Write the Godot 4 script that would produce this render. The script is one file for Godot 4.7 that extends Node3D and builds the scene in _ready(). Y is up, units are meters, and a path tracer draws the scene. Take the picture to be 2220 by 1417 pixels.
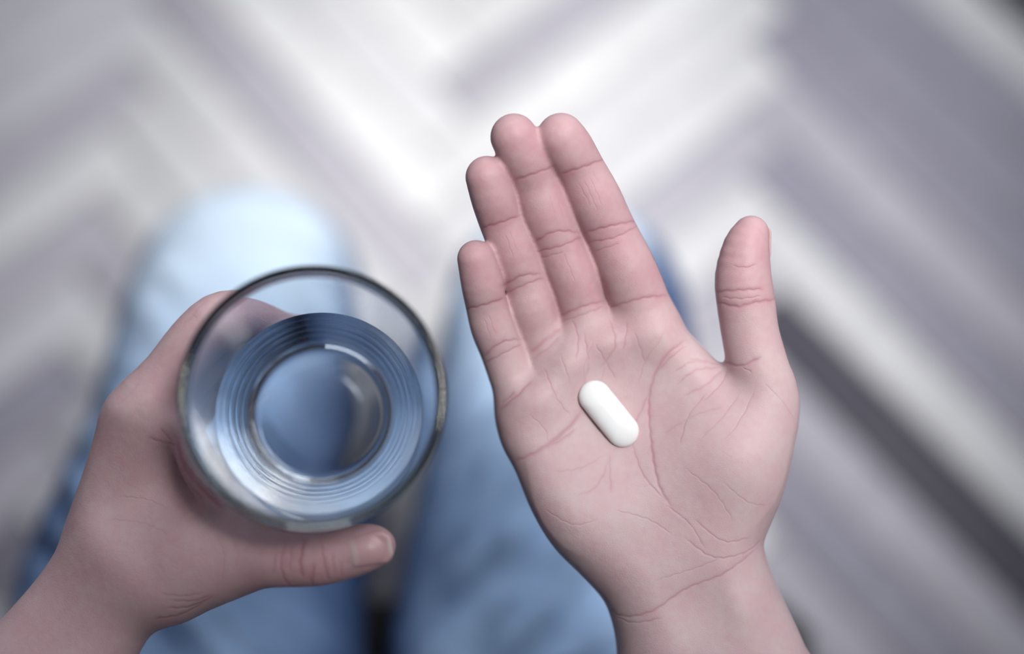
extends Node3D
# A seated person looks down at a glass of water in the left hand and a white tablet on the open right palm.

const F := 3083.0                                   # focal length in pixels of the 2220 x 1417 frame
const CAM := Vector3(0.0, 1.28, 0.0)
const PITCH := -68.0
const BASE := Vector3(-0.06, 0.0, 0.05)             # where the person stands on the floor

var look: Basis
var taken := {}

# ------------------------------------------------------------------ signed distance fields
class Field:
	var a := PackedVector3Array()
	var b := PackedVector3Array()
	var ra := PackedFloat32Array()
	var rb := PackedFloat32Array()
	var grp := PackedInt32Array()
	var gk := PackedFloat32Array()        # blend width of each group
	var gbase := PackedByteArray()        # 1: part of the trunk that fingers grow from
	var act := PackedInt32Array()
	var sheet := false                    # a pillow-shaped slab over an outline
	var ox := 0.0
	var oy := 0.0
	var st := 0.002
	var nx := 0
	var ny := 0
	var ge := PackedFloat32Array()        # depth inside the outline
	var gr := PackedFloat32Array()        # half thickness
	var gz := PackedFloat32Array()        # middle plane
	var gf := PackedFloat32Array()        # relief on the front

	func group(k: float, base: bool) -> int:
		gk.append(k)
		gbase.append(1 if base else 0)
		return gk.size() - 1

	# stations: Vector4(x, y, z, r); a smooth curve through them
	func chain(stations: Array, k: float, base := false, sub := 3) -> void:
		var g := group(k, base)
		var n := stations.size()
		var prev: Vector4 = stations[0]
		for i in n - 1:
			var p0: Vector4 = stations[maxi(i - 1, 0)]
			var p1: Vector4 = stations[i]
			var p2: Vector4 = stations[i + 1]
			var p3: Vector4 = stations[mini(i + 2, n - 1)]
			for s in sub:
				var t := (s + 1.0) / sub
				var c := 0.5 * (2.0 * p1 + (p2 - p0) * t + (2.0 * p0 - 5.0 * p1 + 4.0 * p2 - p3) * t * t + (3.0 * p1 - p0 - 3.0 * p2 + p3) * t * t * t)
				a.append(Vector3(prev.x, prev.y, prev.z))
				b.append(Vector3(c.x, c.y, c.z))
				ra.append(prev.w)
				rb.append(c.w)
				grp.append(g)
				prev = c

	func seg(i: int, p: Vector3) -> float:
		var o := a[i]
		var d := b[i] - o
		var q := p - o
		var t := clampf(q.dot(d) / maxf(d.length_squared(), 1e-9), 0.0, 1.0)
		return (q - d * t).length() - lerpf(ra[i], rb[i], t)

	func slab(p: Vector3) -> float:
		var fx := (p.x - ox) / st
		var fy := (p.y - oy) / st
		var cx := clampf(fx, 0.0, nx - 1.001)
		var cy := clampf(fy, 0.0, ny - 1.001)
		var ix := int(cx)
		var iy := int(cy)
		var u := cx - ix
		var v := cy - iy
		var n := iy * nx + ix
		var w00 := (1.0 - u) * (1.0 - v)
		var w10 := u * (1.0 - v)
		var w01 := (1.0 - u) * v
		var w11 := u * v
		var e := ge[n] * w00 + ge[n + 1] * w10 + ge[n + nx] * w01 + ge[n + nx + 1] * w11
		e -= Vector2(fx - cx, fy - cy).length() * st
		var r := gr[n] * w00 + gr[n + 1] * w10 + gr[n + nx] * w01 + gr[n + nx + 1] * w11
		var z := gz[n] * w00 + gz[n + 1] * w10 + gz[n + nx] * w01 + gz[n + nx + 1] * w11
		var f := gf[n] * w00 + gf[n + 1] * w10 + gf[n + nx] * w01 + gf[n + nx + 1] * w11
		var q := maxf(r - e, 0.0)
		var dz := p.z - z
		return sqrt(q * q + dz * dz) - r - f * clampf(dz / r, 0.0, 1.0)

	func everything() -> void:
		act = PackedInt32Array(range(a.size()))

	# keeps only what matters within reach of c
	func near(from: PackedInt32Array, c: Vector3, reach: float) -> PackedInt32Array:
		var d := PackedFloat32Array()
		var least := 1e9
		for i in from:
			var x := seg(i, c)
			d.append(x)
			least = minf(least, x)
		var out := PackedInt32Array()
		for n in from.size():
			if d[n] < maxf(least, 0.0) + reach:
				out.append(from[n])
		return out

	func eval(p: Vector3) -> float:
		var trunk := slab(p) if sheet else 1e3
		var res := trunk
		var n := act.size()
		var i := 0
		var side := 1e3
		while i < n:
			var g := grp[act[i]]
			var d := 1e3
			while i < n and grp[act[i]] == g:
				d = minf(d, seg(act[i], p))
				i += 1
			var k := gk[g]
			var h := maxf(k - absf(trunk - d), 0.0) / k
			var m := minf(trunk, d) - h * h * k * 0.25
			if gbase[g] == 1:
				trunk = m
				res = minf(res, m)
			else:
				var s := maxf(0.002 - absf(side - d), 0.0)
				res = minf(res, m) - s * s * 125.0 * smoothstep(0.0, 0.004, trunk - maxf(side, d))
				side = minf(side, d)
		return res

	# outline (x, y) smoothed, thickness and relief from lists of Vector4(x, y, spread, value)
	func outline(points: PackedVector2Array, thick: Array, thick0: float, mid: Array, front: Array) -> void:
		var pts := PackedVector2Array()
		var n := points.size()
		for i in n:
			for s in 4:
				pts.append(points[i].cubic_interpolate(points[(i + 1) % n], points[(i + n - 1) % n], points[(i + 2) % n], s / 4.0))
		var lo := pts[0]
		var hi := pts[0]
		for p in pts:
			lo = lo.min(p)
			hi = hi.max(p)
		lo -= Vector2.ONE * 0.012
		hi += Vector2.ONE * 0.012
		ox = lo.x
		oy = lo.y
		nx = int((hi.x - lo.x) / st) + 2
		ny = int((hi.y - lo.y) / st) + 2
		ge.resize(nx * ny)
		gr.resize(nx * ny)
		gz.resize(nx * ny)
		gf.resize(nx * ny)
		var m := pts.size()
		for j in ny:
			for i in nx:
				var q := Vector2(ox + i * st, oy + j * st)
				var best := 1e9
				var inside := false
				var p0 := pts[m - 1]
				for s in m:
					var p1 := pts[s]
					var e := p1 - p0
					var w := q - p0
					best = minf(best, (w - e * clampf(w.dot(e) / e.length_squared(), 0.0, 1.0)).length_squared())
					if (p0.y > q.y) != (p1.y > q.y) and q.x < p0.x + e.x * (q.y - p0.y) / e.y:
						inside = not inside
					p0 = p1
				var at := j * nx + i
				ge[at] = sqrt(best) * (1.0 if inside else -1.0)
				gr[at] = weigh(q, thick, thick0)
				var z := 0.0
				for v: Vector4 in mid:
					z += v.w * exp(-q.distance_squared_to(Vector2(v.x, v.y)) / (v.z * v.z))
				gz[at] = z
				var f := 0.0
				for v: Vector4 in front:
					f += v.w * exp(-q.distance_squared_to(Vector2(v.x, v.y)) / (v.z * v.z))
				gf[at] = f
		sheet = true

	func weigh(q: Vector2, list: Array, first: float) -> float:
		var s := 0.15
		var t := 0.15 * first
		for v: Vector4 in list:
			var w := exp(-q.distance_squared_to(Vector2(v.x, v.y)) / (v.z * v.z))
			s += w
			t += w * v.w
		return t / s

# surface nets over a field; returns [vertices, normals, indices]
func mesh_field(f: Field, lo: Vector3, hi: Vector3, cell: float, reach := 0.02) -> Array:
	var nb := 5
	var sup := nb * 4
	var size := (hi - lo) / (cell * sup)
	var sx := ceili(size.x)
	var sy := ceili(size.y)
	var sz := ceili(size.z)
	var gx := sx * sup + 1
	var gy := sy * sup + 1
	var gz := sz * sup + 1
	var val := PackedFloat32Array()
	val.resize(gx * gy * gz)
	val.fill(0.05)
	var own := PackedInt32Array()
	own.resize(gx * gy * gz)
	own.fill(-1)
	f.everything()
	var all := f.act
	var blocks := PackedInt32Array()
	var sdiag := sup * cell * 0.87
	var bdiag := nb * cell * 0.87
	for K in sz:
		for J in sy:
			for I in sx:
				var c := lo + Vector3(I + 0.5, J + 0.5, K + 0.5) * (sup * cell)
				f.act = all
				var d := f.eval(c)
				if absf(d) > sdiag * 1.25 + 0.002:
					if d < 0.0:
						for k in sup:
							for j in sup:
								var row := ((K * sup + k) * gy + J * sup + j) * gx + I * sup
								for i in sup:
									val[row + i] = -0.05
					continue
				var few := f.near(all, c, 2.0 * sdiag + reach)
				for k in 4:
					for j in 4:
						for i in 4:
							var bi := I * 4 + i
							var bj := J * 4 + j
							var bk := K * 4 + k
							var bc := lo + Vector3(bi + 0.5, bj + 0.5, bk + 0.5) * (nb * cell)
							f.act = few
							var bd := f.eval(bc)
							var quick := absf(bd) > bdiag * 1.25 + cell
							if quick and bd > 0.0:
								continue
							if not quick:
								f.act = f.near(few, bc, 2.0 * bdiag + reach)
								blocks.append_array([bi, bj, bk])
							for kk in nb:
								for jj in nb:
									var row := ((bk * nb + kk) * gy + bj * nb + jj) * gx + bi * nb
									for ii in nb:
										val[row + ii] = -0.05 if quick else f.eval(lo + Vector3(bi * nb + ii, bj * nb + jj, bk * nb + kk) * cell)
	var verts := PackedVector3Array()
	var cells := PackedInt32Array()
	var dx := 1
	var dy := gx
	var dz := gx * gy
	for n in range(0, blocks.size(), 3):
		for kk in nb:
			for jj in nb:
				for ii in nb:
					var x := blocks[n] * nb + ii
					var y := blocks[n + 1] * nb + jj
					var z := blocks[n + 2] * nb + kk
					var at := z * dz + y * dy + x
					var v0 := val[at]
					var v1 := val[at + dx]
					var v2 := val[at + dy]
					var v3 := val[at + dx + dy]
					var v4 := val[at + dz]
					var v5 := val[at + dx + dz]
					var v6 := val[at + dy + dz]
					var v7 := val[at + dx + dy + dz]
					var neg := int(v0 < 0) + int(v1 < 0) + int(v2 < 0) + int(v3 < 0) + int(v4 < 0) + int(v5 < 0) + int(v6 < 0) + int(v7 < 0)
					if neg == 0 or neg == 8:
						continue
					var s := Vector3.ZERO
					var m := 0
					if (v0 < 0) != (v1 < 0): s += Vector3(v0 / (v0 - v1), 0, 0); m += 1
					if (v2 < 0) != (v3 < 0): s += Vector3(v2 / (v2 - v3), 1, 0); m += 1
					if (v4 < 0) != (v5 < 0): s += Vector3(v4 / (v4 - v5), 0, 1); m += 1
					if (v6 < 0) != (v7 < 0): s += Vector3(v6 / (v6 - v7), 1, 1); m += 1
					if (v0 < 0) != (v2 < 0): s += Vector3(0, v0 / (v0 - v2), 0); m += 1
					if (v1 < 0) != (v3 < 0): s += Vector3(1, v1 / (v1 - v3), 0); m += 1
					if (v4 < 0) != (v6 < 0): s += Vector3(0, v4 / (v4 - v6), 1); m += 1
					if (v5 < 0) != (v7 < 0): s += Vector3(1, v5 / (v5 - v7), 1); m += 1
					if (v0 < 0) != (v4 < 0): s += Vector3(0, 0, v0 / (v0 - v4)); m += 1
					if (v1 < 0) != (v5 < 0): s += Vector3(1, 0, v1 / (v1 - v5)); m += 1
					if (v2 < 0) != (v6 < 0): s += Vector3(0, 1, v2 / (v2 - v6)); m += 1
					if (v3 < 0) != (v7 < 0): s += Vector3(1, 1, v3 / (v3 - v7)); m += 1
					own[at] = verts.size()
					verts.append(lo + (Vector3(x, y, z) + s / m) * cell)
					cells.append(at)
	var idx := PackedInt32Array()
	for at in cells:
		var inside := val[at] < 0
		if inside != (val[at + dx] < 0) and at >= dy + dz:
			quad(idx, own[at], own[at - dy], own[at - dy - dz], own[at - dz], inside)
		if inside != (val[at + dy] < 0) and at >= dx + dz:
			quad(idx, own[at], own[at - dz], own[at - dx - dz], own[at - dx], inside)
		if inside != (val[at + dz] < 0) and at >= dx + dy:
			quad(idx, own[at], own[at - dx], own[at - dx - dy], own[at - dy], inside)
	return [verts, normals_of(verts, idx), idx]

func quad(idx: PackedInt32Array, a: int, b: int, c: int, d: int, flip: bool) -> void:
	if a < 0 or b < 0 or c < 0 or d < 0:
		return
	if flip:
		idx.append_array([a, c, b, a, d, c])
	else:
		idx.append_array([a, b, c, a, c, d])

func normals_of(v: PackedVector3Array, idx: PackedInt32Array) -> PackedVector3Array:
	var n := PackedVector3Array()
	n.resize(v.size())
	for i in range(0, idx.size(), 3):
		var p := v[idx[i]]
		var c := (v[idx[i + 2]] - p).cross(v[idx[i + 1]] - p)
		n[idx[i]] += c
		n[idx[i + 1]] += c
		n[idx[i + 2]] += c
	for i in n.size():
		n[i] = n[i].normalized()
	return n

# ------------------------------------------------------------------ scene bookkeeping
func numbered(called: String) -> String:
	var k: int = taken.get(called, 0)
	taken[called] = k + 1
	return called if k == 0 else "%s_%03d" % [called, k]

func tag(o: Node, label := "", category := "", group := "", kind := "") -> void:
	if label: o.set_meta("label", label)
	if category: o.set_meta("category", category)
	if group: o.set_meta("group", group)
	if kind: o.set_meta("kind", kind)

func thing(called: String, where: Vector3, label: String, category: String) -> Node3D:
	var o := Node3D.new()
	o.name = numbered(called)
	add_child(o, true)
	o.position = where
	tag(o, label, category)
	return o

func put(called: String, mesh: Mesh, mat: Material, parent: Node, where := Vector3.ZERO) -> MeshInstance3D:
	var o := MeshInstance3D.new()
	o.name = numbered(called) if parent == self else called
	o.mesh = mesh
	if mat: o.material_override = mat
	parent.add_child(o, true)
	o.position = where
	return o

func surface(am: ArrayMesh, v: PackedVector3Array, n: PackedVector3Array, idx: PackedInt32Array, col = null, uv = null) -> void:
	var arr := []
	arr.resize(Mesh.ARRAY_MAX)
	arr[Mesh.ARRAY_VERTEX] = v
	arr[Mesh.ARRAY_NORMAL] = n
	if col != null: arr[Mesh.ARRAY_COLOR] = col
	if uv != null: arr[Mesh.ARRAY_TEX_UV] = uv
	arr[Mesh.ARRAY_INDEX] = idx
	am.add_surface_from_arrays(Mesh.PRIMITIVE_TRIANGLES, arr)

# a solid of revolution about y from (radius, height) points; the normals are smooth except at points listed in sharp
func lathe(profile: PackedVector2Array, sharp: Array, seg := 96) -> ArrayMesh:
	var v := PackedVector3Array()
	var n := PackedVector3Array()
	var idx := PackedInt32Array()
	var m := profile.size()
	var rows := []                                  # [point, normal]
	for i in m - 1:
		var e := (profile[i + 1] - profile[i]).normalized()
		var here := Vector2(e.y, -e.x)
		var na := here
		var nb := here
		if i > 0 and not sharp.has(i):
			var q := (profile[i] - profile[i - 1]).normalized()
			na = (here + Vector2(q.y, -q.x)).normalized()
		if i < m - 2 and not sharp.has(i + 1):
			var q := (profile[i + 2] - profile[i + 1]).normalized()
			nb = (here + Vector2(q.y, -q.x)).normalized()
		rows.append([profile[i], na, profile[i + 1], nb])
	for r in rows:
		var at := v.size()
		for s in seg + 1:
			var c := cos(TAU * s / seg)
			var d := sin(TAU * s / seg)
			v.append(Vector3(r[0].x * c, r[0].y, r[0].x * d))
			n.append(Vector3(r[1].x * c, r[1].y, r[1].x * d))
			v.append(Vector3(r[2].x * c, r[2].y, r[2].x * d))
			n.append(Vector3(r[3].x * c, r[3].y, r[3].x * d))
		for s in seg:
			var k := at + 2 * s
			idx.append_array([k, k + 2, k + 1, k + 1, k + 2, k + 3])
	var am := ArrayMesh.new()
	surface(am, v, n, idx)
	return am

# a box with chamfered edges
func chamfer_box(size: Vector3, c: float) -> ArrayMesh:
	var st := SurfaceTool.new()
	st.begin(Mesh.PRIMITIVE_TRIANGLES)
	var h := size * 0.5
	var pt := func(axis: int, sx: float, sy: float, sz: float) -> Vector3:
		var s := Vector3(sx, sy, sz)
		var p := s * (h - Vector3.ONE * c)
		p[axis] = s[axis] * h[axis]
		return p
	var face := func(q: Array) -> void:
		var nn: Vector3 = (q[1] - q[0]).cross(q[2] - q[0])
		var mid: Vector3 = (q[0] + q[1] + q[2]) / 3.0
		var t: Array = q if nn.dot(mid) < 0.0 else [q[0], q[3 % q.size()], q[2], q[1]] if q.size() == 4 else [q[0], q[2], q[1]]
		for i in range(1, t.size() - 1):
			st.add_vertex(t[0]); st.add_vertex(t[i]); st.add_vertex(t[i + 1])
	for ax in 3:
		for s in [-1.0, 1.0]:
			var q := []
			for uv in [[-1.0, -1.0], [1.0, -1.0], [1.0, 1.0], [-1.0, 1.0]]:
				var w := [0.0, 0.0, 0.0]
				w[ax] = s; w[(ax + 1) % 3] = uv[0]; w[(ax + 2) % 3] = uv[1]
				q.append(pt.call(ax, w[0], w[1], w[2]))
			face.call(q)
			for s2 in [-1.0, 1.0]:
				var bx := (ax + 1) % 3
				var q2 := []
				for e in [[ax, -1.0], [ax, 1.0], [bx, 1.0], [bx, -1.0]]:
					var w := [0.0, 0.0, 0.0]
					w[ax] = s; w[bx] = s2; w[(ax + 2) % 3] = e[1]
					q2.append(pt.call(e[0], w[0], w[1], w[2]))
				face.call(q2)
	for sx in [-1.0, 1.0]:
		for sy in [-1.0, 1.0]:
			for sz in [-1.0, 1.0]:
				face.call([pt.call(0, sx, sy, sz), pt.call(1, sx, sy, sz), pt.call(2, sx, sy, sz)])
	st.set_smooth_group(-1)
	st.generate_normals()
	return st.commit()

func at(px: float, py: float, depth: float) -> Vector3:
	return CAM + look * Vector3((px - 1110.0) / F * depth, (708.5 - py) / F * depth, -depth)

# the same point in a frame that lies at a hand: x to the right of the hand, y along it, z out of it
func inh(px: float, py: float, depth: float, mid: float) -> Vector3:
	return Vector3((px - 1110.0) / F * depth, (708.5 - py) / F * depth, mid - depth)

func stations(list: Array, mid: float) -> Array:          # [px, py, depth, radius px]
	var out := []
	for s in list:
		var p := inh(s[0], s[1], s[2], mid)
		out.append(Vector4(p.x, p.y, p.z, s[3] / F * s[2]))
	return out

func spots(list: Array, mid: float) -> Array:              # [px, py, spread px, millimetres]
	var out := []
	for s in list:
		var p := inh(s[0], s[1], mid, mid)
		out.append(Vector4(p.x, p.y, s[2] / F * mid, s[3] * 0.001))
	return out

func flat_points(list: Array, mid: float) -> PackedVector2Array:
	var out := PackedVector2Array()
	for s in list:
		var p := inh(s[0], s[1], mid, mid)
		out.append(Vector2(p.x, p.y))
	return out

func noise(freq: float, s: int, octaves := 3) -> FastNoiseLite:
	var n := FastNoiseLite.new()
	n.noise_type = FastNoiseLite.TYPE_SIMPLEX_SMOOTH
	n.frequency = freq
	n.seed = s
	n.fractal_octaves = octaves
	return n

func noise_texture(freq: float, s: int, low: Color, high: Color, side := 512) -> NoiseTexture2D:
	var t := NoiseTexture2D.new()
	t.noise = noise(freq, s, 4)
	t.width = side
	t.height = side
	t.seamless = true
	var g := Gradient.new()
	g.set_color(0, low)
	g.set_color(1, high)
	t.color_ramp = g
	return t

func plain(color: Color, rough := 0.6) -> StandardMaterial3D:
	var m := StandardMaterial3D.new()
	m.albedo_color = color
	m.roughness = rough
	return m

func _ready() -> void:
	look = Basis(Vector3.RIGHT, deg_to_rad(PITCH))
	setting()
	room()
	seat()
	added_lamp()
	drinking_glass()
	person()

# ------------------------------------------------------------------ camera, sky, light
func setting() -> void:
	var cam := Camera3D.new()
	cam.name = "camera"
	cam.transform = Transform3D(look, CAM)
	cam.near = 0.02
	cam.far = 60.0
	var ca := CameraAttributesPhysical.new()
	var vfov := rad_to_deg(2.0 * atan(708.5 / F))
	ca.frustum_focal_length = 35.0 / (2.0 * tan(deg_to_rad(vfov) / 2.0))
	ca.exposure_aperture = ca.frustum_focal_length / 25.0
	ca.frustum_focus_distance = 0.495
	ca.frustum_near = 0.02
	ca.frustum_far = 60.0
	var env := Environment.new()
	env.background_mode = Environment.BG_SKY
	var sky := ProceduralSkyMaterial.new()
	sky.sky_top_color = Color(0.80, 0.84, 0.90)
	sky.sky_horizon_color = Color(0.92, 0.93, 0.95)
	sky.ground_bottom_color = Color(0.45, 0.45, 0.45)
	sky.ground_horizon_color = Color(0.6, 0.6, 0.6)
	env.sky = Sky.new()
	env.sky.sky_material = sky
	env.tonemap_mode = Environment.TONE_MAPPER_LINEAR
	env.tonemap_exposure = 1.22
	env.sdfgi_enabled = true
	env.ssao_enabled = true
	env.ssil_enabled = true
	var we := WorldEnvironment.new()
	we.name = "world_environment"
	we.environment = env
	we.camera_attributes = ca
	add_child(we)
	cam.fov = vfov
	add_child(cam)
	cam.current = true
	# daylight through the added roof window, and through the window in front
	daylight("added_roof_daylight", Vector2(1.15, 1.2), Vector3(0.8, 2.58, -1.0), Vector3(0.4, 0.0, -0.75), 0.85)
	daylight("window_daylight", Vector2(1.55, 1.3), Vector3(0.1, 1.75, -2.36), Vector3(0.1, 1.0, 0.0), 1.2)

func daylight(called: String, size: Vector2, from: Vector3, to: Vector3, energy: float) -> void:
	var l := AreaLight3D.new()
	l.name = called
	l.area_size = size
	l.light_color = Color(0.97, 0.98, 1.0)
	l.light_energy = energy
	l.shadow_enabled = true
	l.area_range = 9.0
	l.area_attenuation = 2.0
	add_child(l)
	l.look_at_from_position(from, to, Vector3.FORWARD)

# ------------------------------------------------------------------ room
func slab_box(called: String, lo: Vector3, hi: Vector3, m: Material) -> void:
	var o := put(called, chamfer_box(hi - lo, 0.002), m, self, (lo + hi) / 2.0)
	tag(o, "", "", "", "structure")

func room() -> void:
	var wall := plain(Color(0.90, 0.91, 0.93), 0.9)
	var nt := noise_texture(0.02, 5, Color(0.95, 0.95, 0.95), Color.WHITE, 256)
	wall.albedo_texture = nt
	wall.uv1_triplanar = true
	slab_box("wall_left", Vector3(-2.3, 0, -2.5), Vector3(-2.2, 2.6, 1.7), wall)
	slab_box("wall_right", Vector3(2.2, 0, -2.5), Vector3(2.3, 2.6, 1.7), wall)
	slab_box("wall_back", Vector3(-2.3, 0, 1.6), Vector3(2.3, 2.6, 1.7), wall)
	# the ceiling with the added roof window x 0.2..1.4, z -1.6..-0.4
	var top := Node3D.new()
	top.name = "ceiling"
	add_child(top)
	tag(top, "", "", "", "structure")
	for r in [[-2.3, -2.5, 2.3, -1.6], [-2.3, -0.4, 2.3, 1.7], [-2.3, -1.6, 0.2, -0.4], [1.4, -1.6, 2.3, -0.4]]:
		put("ceiling_panel", chamfer_box(Vector3(r[2] - r[0], 0.1, r[3] - r[1]), 0.001), wall, top, Vector3((r[0] + r[2]) / 2, 2.65, (r[1] + r[3]) / 2))
	# the front wall with its window opening x -0.7..0.9, y 1.0..2.4
	var fw := Node3D.new()
	fw.name = "wall_front"
	add_child(fw)
	tag(fw, "", "", "", "structure")
	for r in [[-2.3, 0.0, 2.3, 1.0], [-2.3, 2.45, 2.3, 2.6], [-2.3, 1.0, -0.75, 2.45], [0.95, 1.0, 2.3, 2.45]]:
		put("wall_panel", chamfer_box(Vector3(r[2] - r[0], r[3] - r[1], 0.1), 0.001), wall, fw, Vector3((r[0] + r[2]) / 2, (r[1] + r[3]) / 2, -2.45))
	var w := Node3D.new()
	w.name = "window_1"
	add_child(w)
	tag(w, "", "", "", "structure")
	var paint := plain(Color(0.92, 0.92, 0.92), 0.4)
	for r in [[-0.75, 1.0, 0.95, 1.05], [-0.75, 2.4, 0.95, 2.45], [-0.75, 1.05, -0.7, 2.4], [0.9, 1.05, 0.95, 2.4], [0.075, 1.05, 0.125, 2.4]]:
		put("frame_bar", chamfer_box(Vector3(r[2] - r[0], r[3] - r[1], 0.06), 0.004), paint, w, Vector3((r[0] + r[2]) / 2, (r[1] + r[3]) / 2, -2.45))
	var gl := StandardMaterial3D.new()
	gl.transparency = BaseMaterial3D.TRANSPARENCY_ALPHA
	gl.albedo_color = Color(1, 1, 1, 0.05)
	gl.roughness = 0.0
	for x in [-0.3125, 0.5125]:
		put("pane", chamfer_box(Vector3(0.775, 1.35, 0.004), 0.0005), gl, w, Vector3(x, 1.725, -2.46))
	var rw := Node3D.new()
	rw.name = "added_window_2"  # added roof window, a soft overhead light the place is not known to have
	add_child(rw)
	tag(rw, "", "", "", "structure")
	for r: Array in [[0.2, -1.6, 1.4, -1.55], [0.2, -0.45, 1.4, -0.4], [0.2, -1.55, 0.25, -0.45], [1.35, -1.55, 1.4, -0.45]]:
		put("frame_bar", chamfer_box(Vector3(r[2] - r[0], 0.06, r[3] - r[1]), 0.004), paint, rw, Vector3((r[0] + r[2]) / 2, 2.65, (r[1] + r[3]) / 2))
	put("pane", chamfer_box(Vector3(1.1, 0.004, 1.1), 0.0005), gl, rw, Vector3(0.8, 2.66, -1.0))
	parquet()

func parquet() -> void:
	var floor_node := Node3D.new()
	floor_node.name = "floor"
	add_child(floor_node)
	tag(floor_node, "", "", "", "structure")
	put("underlay", chamfer_box(Vector3(4.6, 0.08, 4.2), 0.002), plain(Color(0.22, 0.21, 0.22), 0.9), floor_node, Vector3(0, -0.05, -0.4))
	var tones := []
	var grain := noise_texture(0.03, 11, Color(0.88, 0.88, 0.89), Color(1, 1, 1), 256)
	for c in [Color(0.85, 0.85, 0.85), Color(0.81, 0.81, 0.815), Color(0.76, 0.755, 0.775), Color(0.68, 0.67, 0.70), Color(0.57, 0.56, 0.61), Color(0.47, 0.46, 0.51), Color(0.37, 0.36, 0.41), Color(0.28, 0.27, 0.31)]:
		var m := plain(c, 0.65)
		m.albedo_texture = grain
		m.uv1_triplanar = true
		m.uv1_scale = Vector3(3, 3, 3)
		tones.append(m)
	var w := 0.058
	var n := 8
	var shape := chamfer_box(Vector3(n * w - 0.0016, 0.014, w - 0.0016), 0.0018)
	var rng := RandomNumberGenerator.new()
	rng.seed = 4
	var boards := []
	var o := Vector2(-0.045, -0.75)
	var lay := deg_to_rad(5.0)                     # the pattern runs a little askew to the room
	for col in range(-8, 9):
		for k in range(-90, 90):
			for way in 2:
				# in board widths along two axes at right angles: boards one way, then boards across
				var c := Vector2(k + n * col + n * 0.5, k - n * col + 0.5) if way == 0 else Vector2(k + n * col + n + 0.5, k - n * col + 1 - n * 0.5)
				var p := Vector2((c.x - c.y - n * 2.0) * w / sqrt(2.0), -(c.x + c.y) * w / sqrt(2.0)).rotated(lay) + o
				var stain_and_shade := (maxf(0.0, p.x - 0.18) * 13.0 + maxf(0.0, -p.x - 0.30) * 7.0) * smoothstep(1.0, 0.55, absf(p.x))  # darker boards at the sides, with light falloff painted into their tone
				var tone := rng.randf() * (2.4 + stain_and_shade * 0.5) + (1.2 + stain_and_shade * 0.8 if (k + way) % 2 == 0 else stain_and_shade * 0.35)
				if absf(p.x) < 2.15 and p.y > -2.4 and p.y < 1.5:
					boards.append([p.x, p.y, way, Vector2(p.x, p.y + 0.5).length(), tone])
	boards.sort_custom(func(p, q): return p[3] < q[3])
	var rest := {}
	for i in boards.size():
		var b: Array = boards[i]
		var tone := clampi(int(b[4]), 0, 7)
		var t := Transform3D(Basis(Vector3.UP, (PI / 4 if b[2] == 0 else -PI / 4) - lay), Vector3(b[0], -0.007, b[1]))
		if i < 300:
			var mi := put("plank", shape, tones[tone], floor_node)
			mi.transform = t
		else:
			if not rest.has(tone):
				rest[tone] = SurfaceTool.new()
				rest[tone].begin(Mesh.PRIMITIVE_TRIANGLES)
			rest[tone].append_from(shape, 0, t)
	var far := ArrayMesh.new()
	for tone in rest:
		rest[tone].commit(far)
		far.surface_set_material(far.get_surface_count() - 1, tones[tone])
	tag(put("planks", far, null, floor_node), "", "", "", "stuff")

func seat() -> void:
	var s := thing("stool", Vector3(-0.06, 0, 0.08), "dark padded stool under the seated person, seen as a dark edge between the thighs", "stool")
	var dark := plain(Color(0.10, 0.10, 0.12), 0.8)
	put("cushion", chamfer_box(Vector3(0.5, 0.07, 0.46), 0.02), dark, s, Vector3(0, 0.355, -0.03))
	var wood := plain(Color(0.12, 0.10, 0.09), 0.5)
	put("frame", chamfer_box(Vector3(0.46, 0.03, 0.42), 0.004), wood, s, Vector3(0, 0.305, -0.03))
	for x in [-0.2, 0.2]:
		for z in [-0.2, 0.14]:
			put("leg", chamfer_box(Vector3(0.04, 0.29, 0.04), 0.004), wood, s, Vector3(x, 0.145, z))

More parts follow.
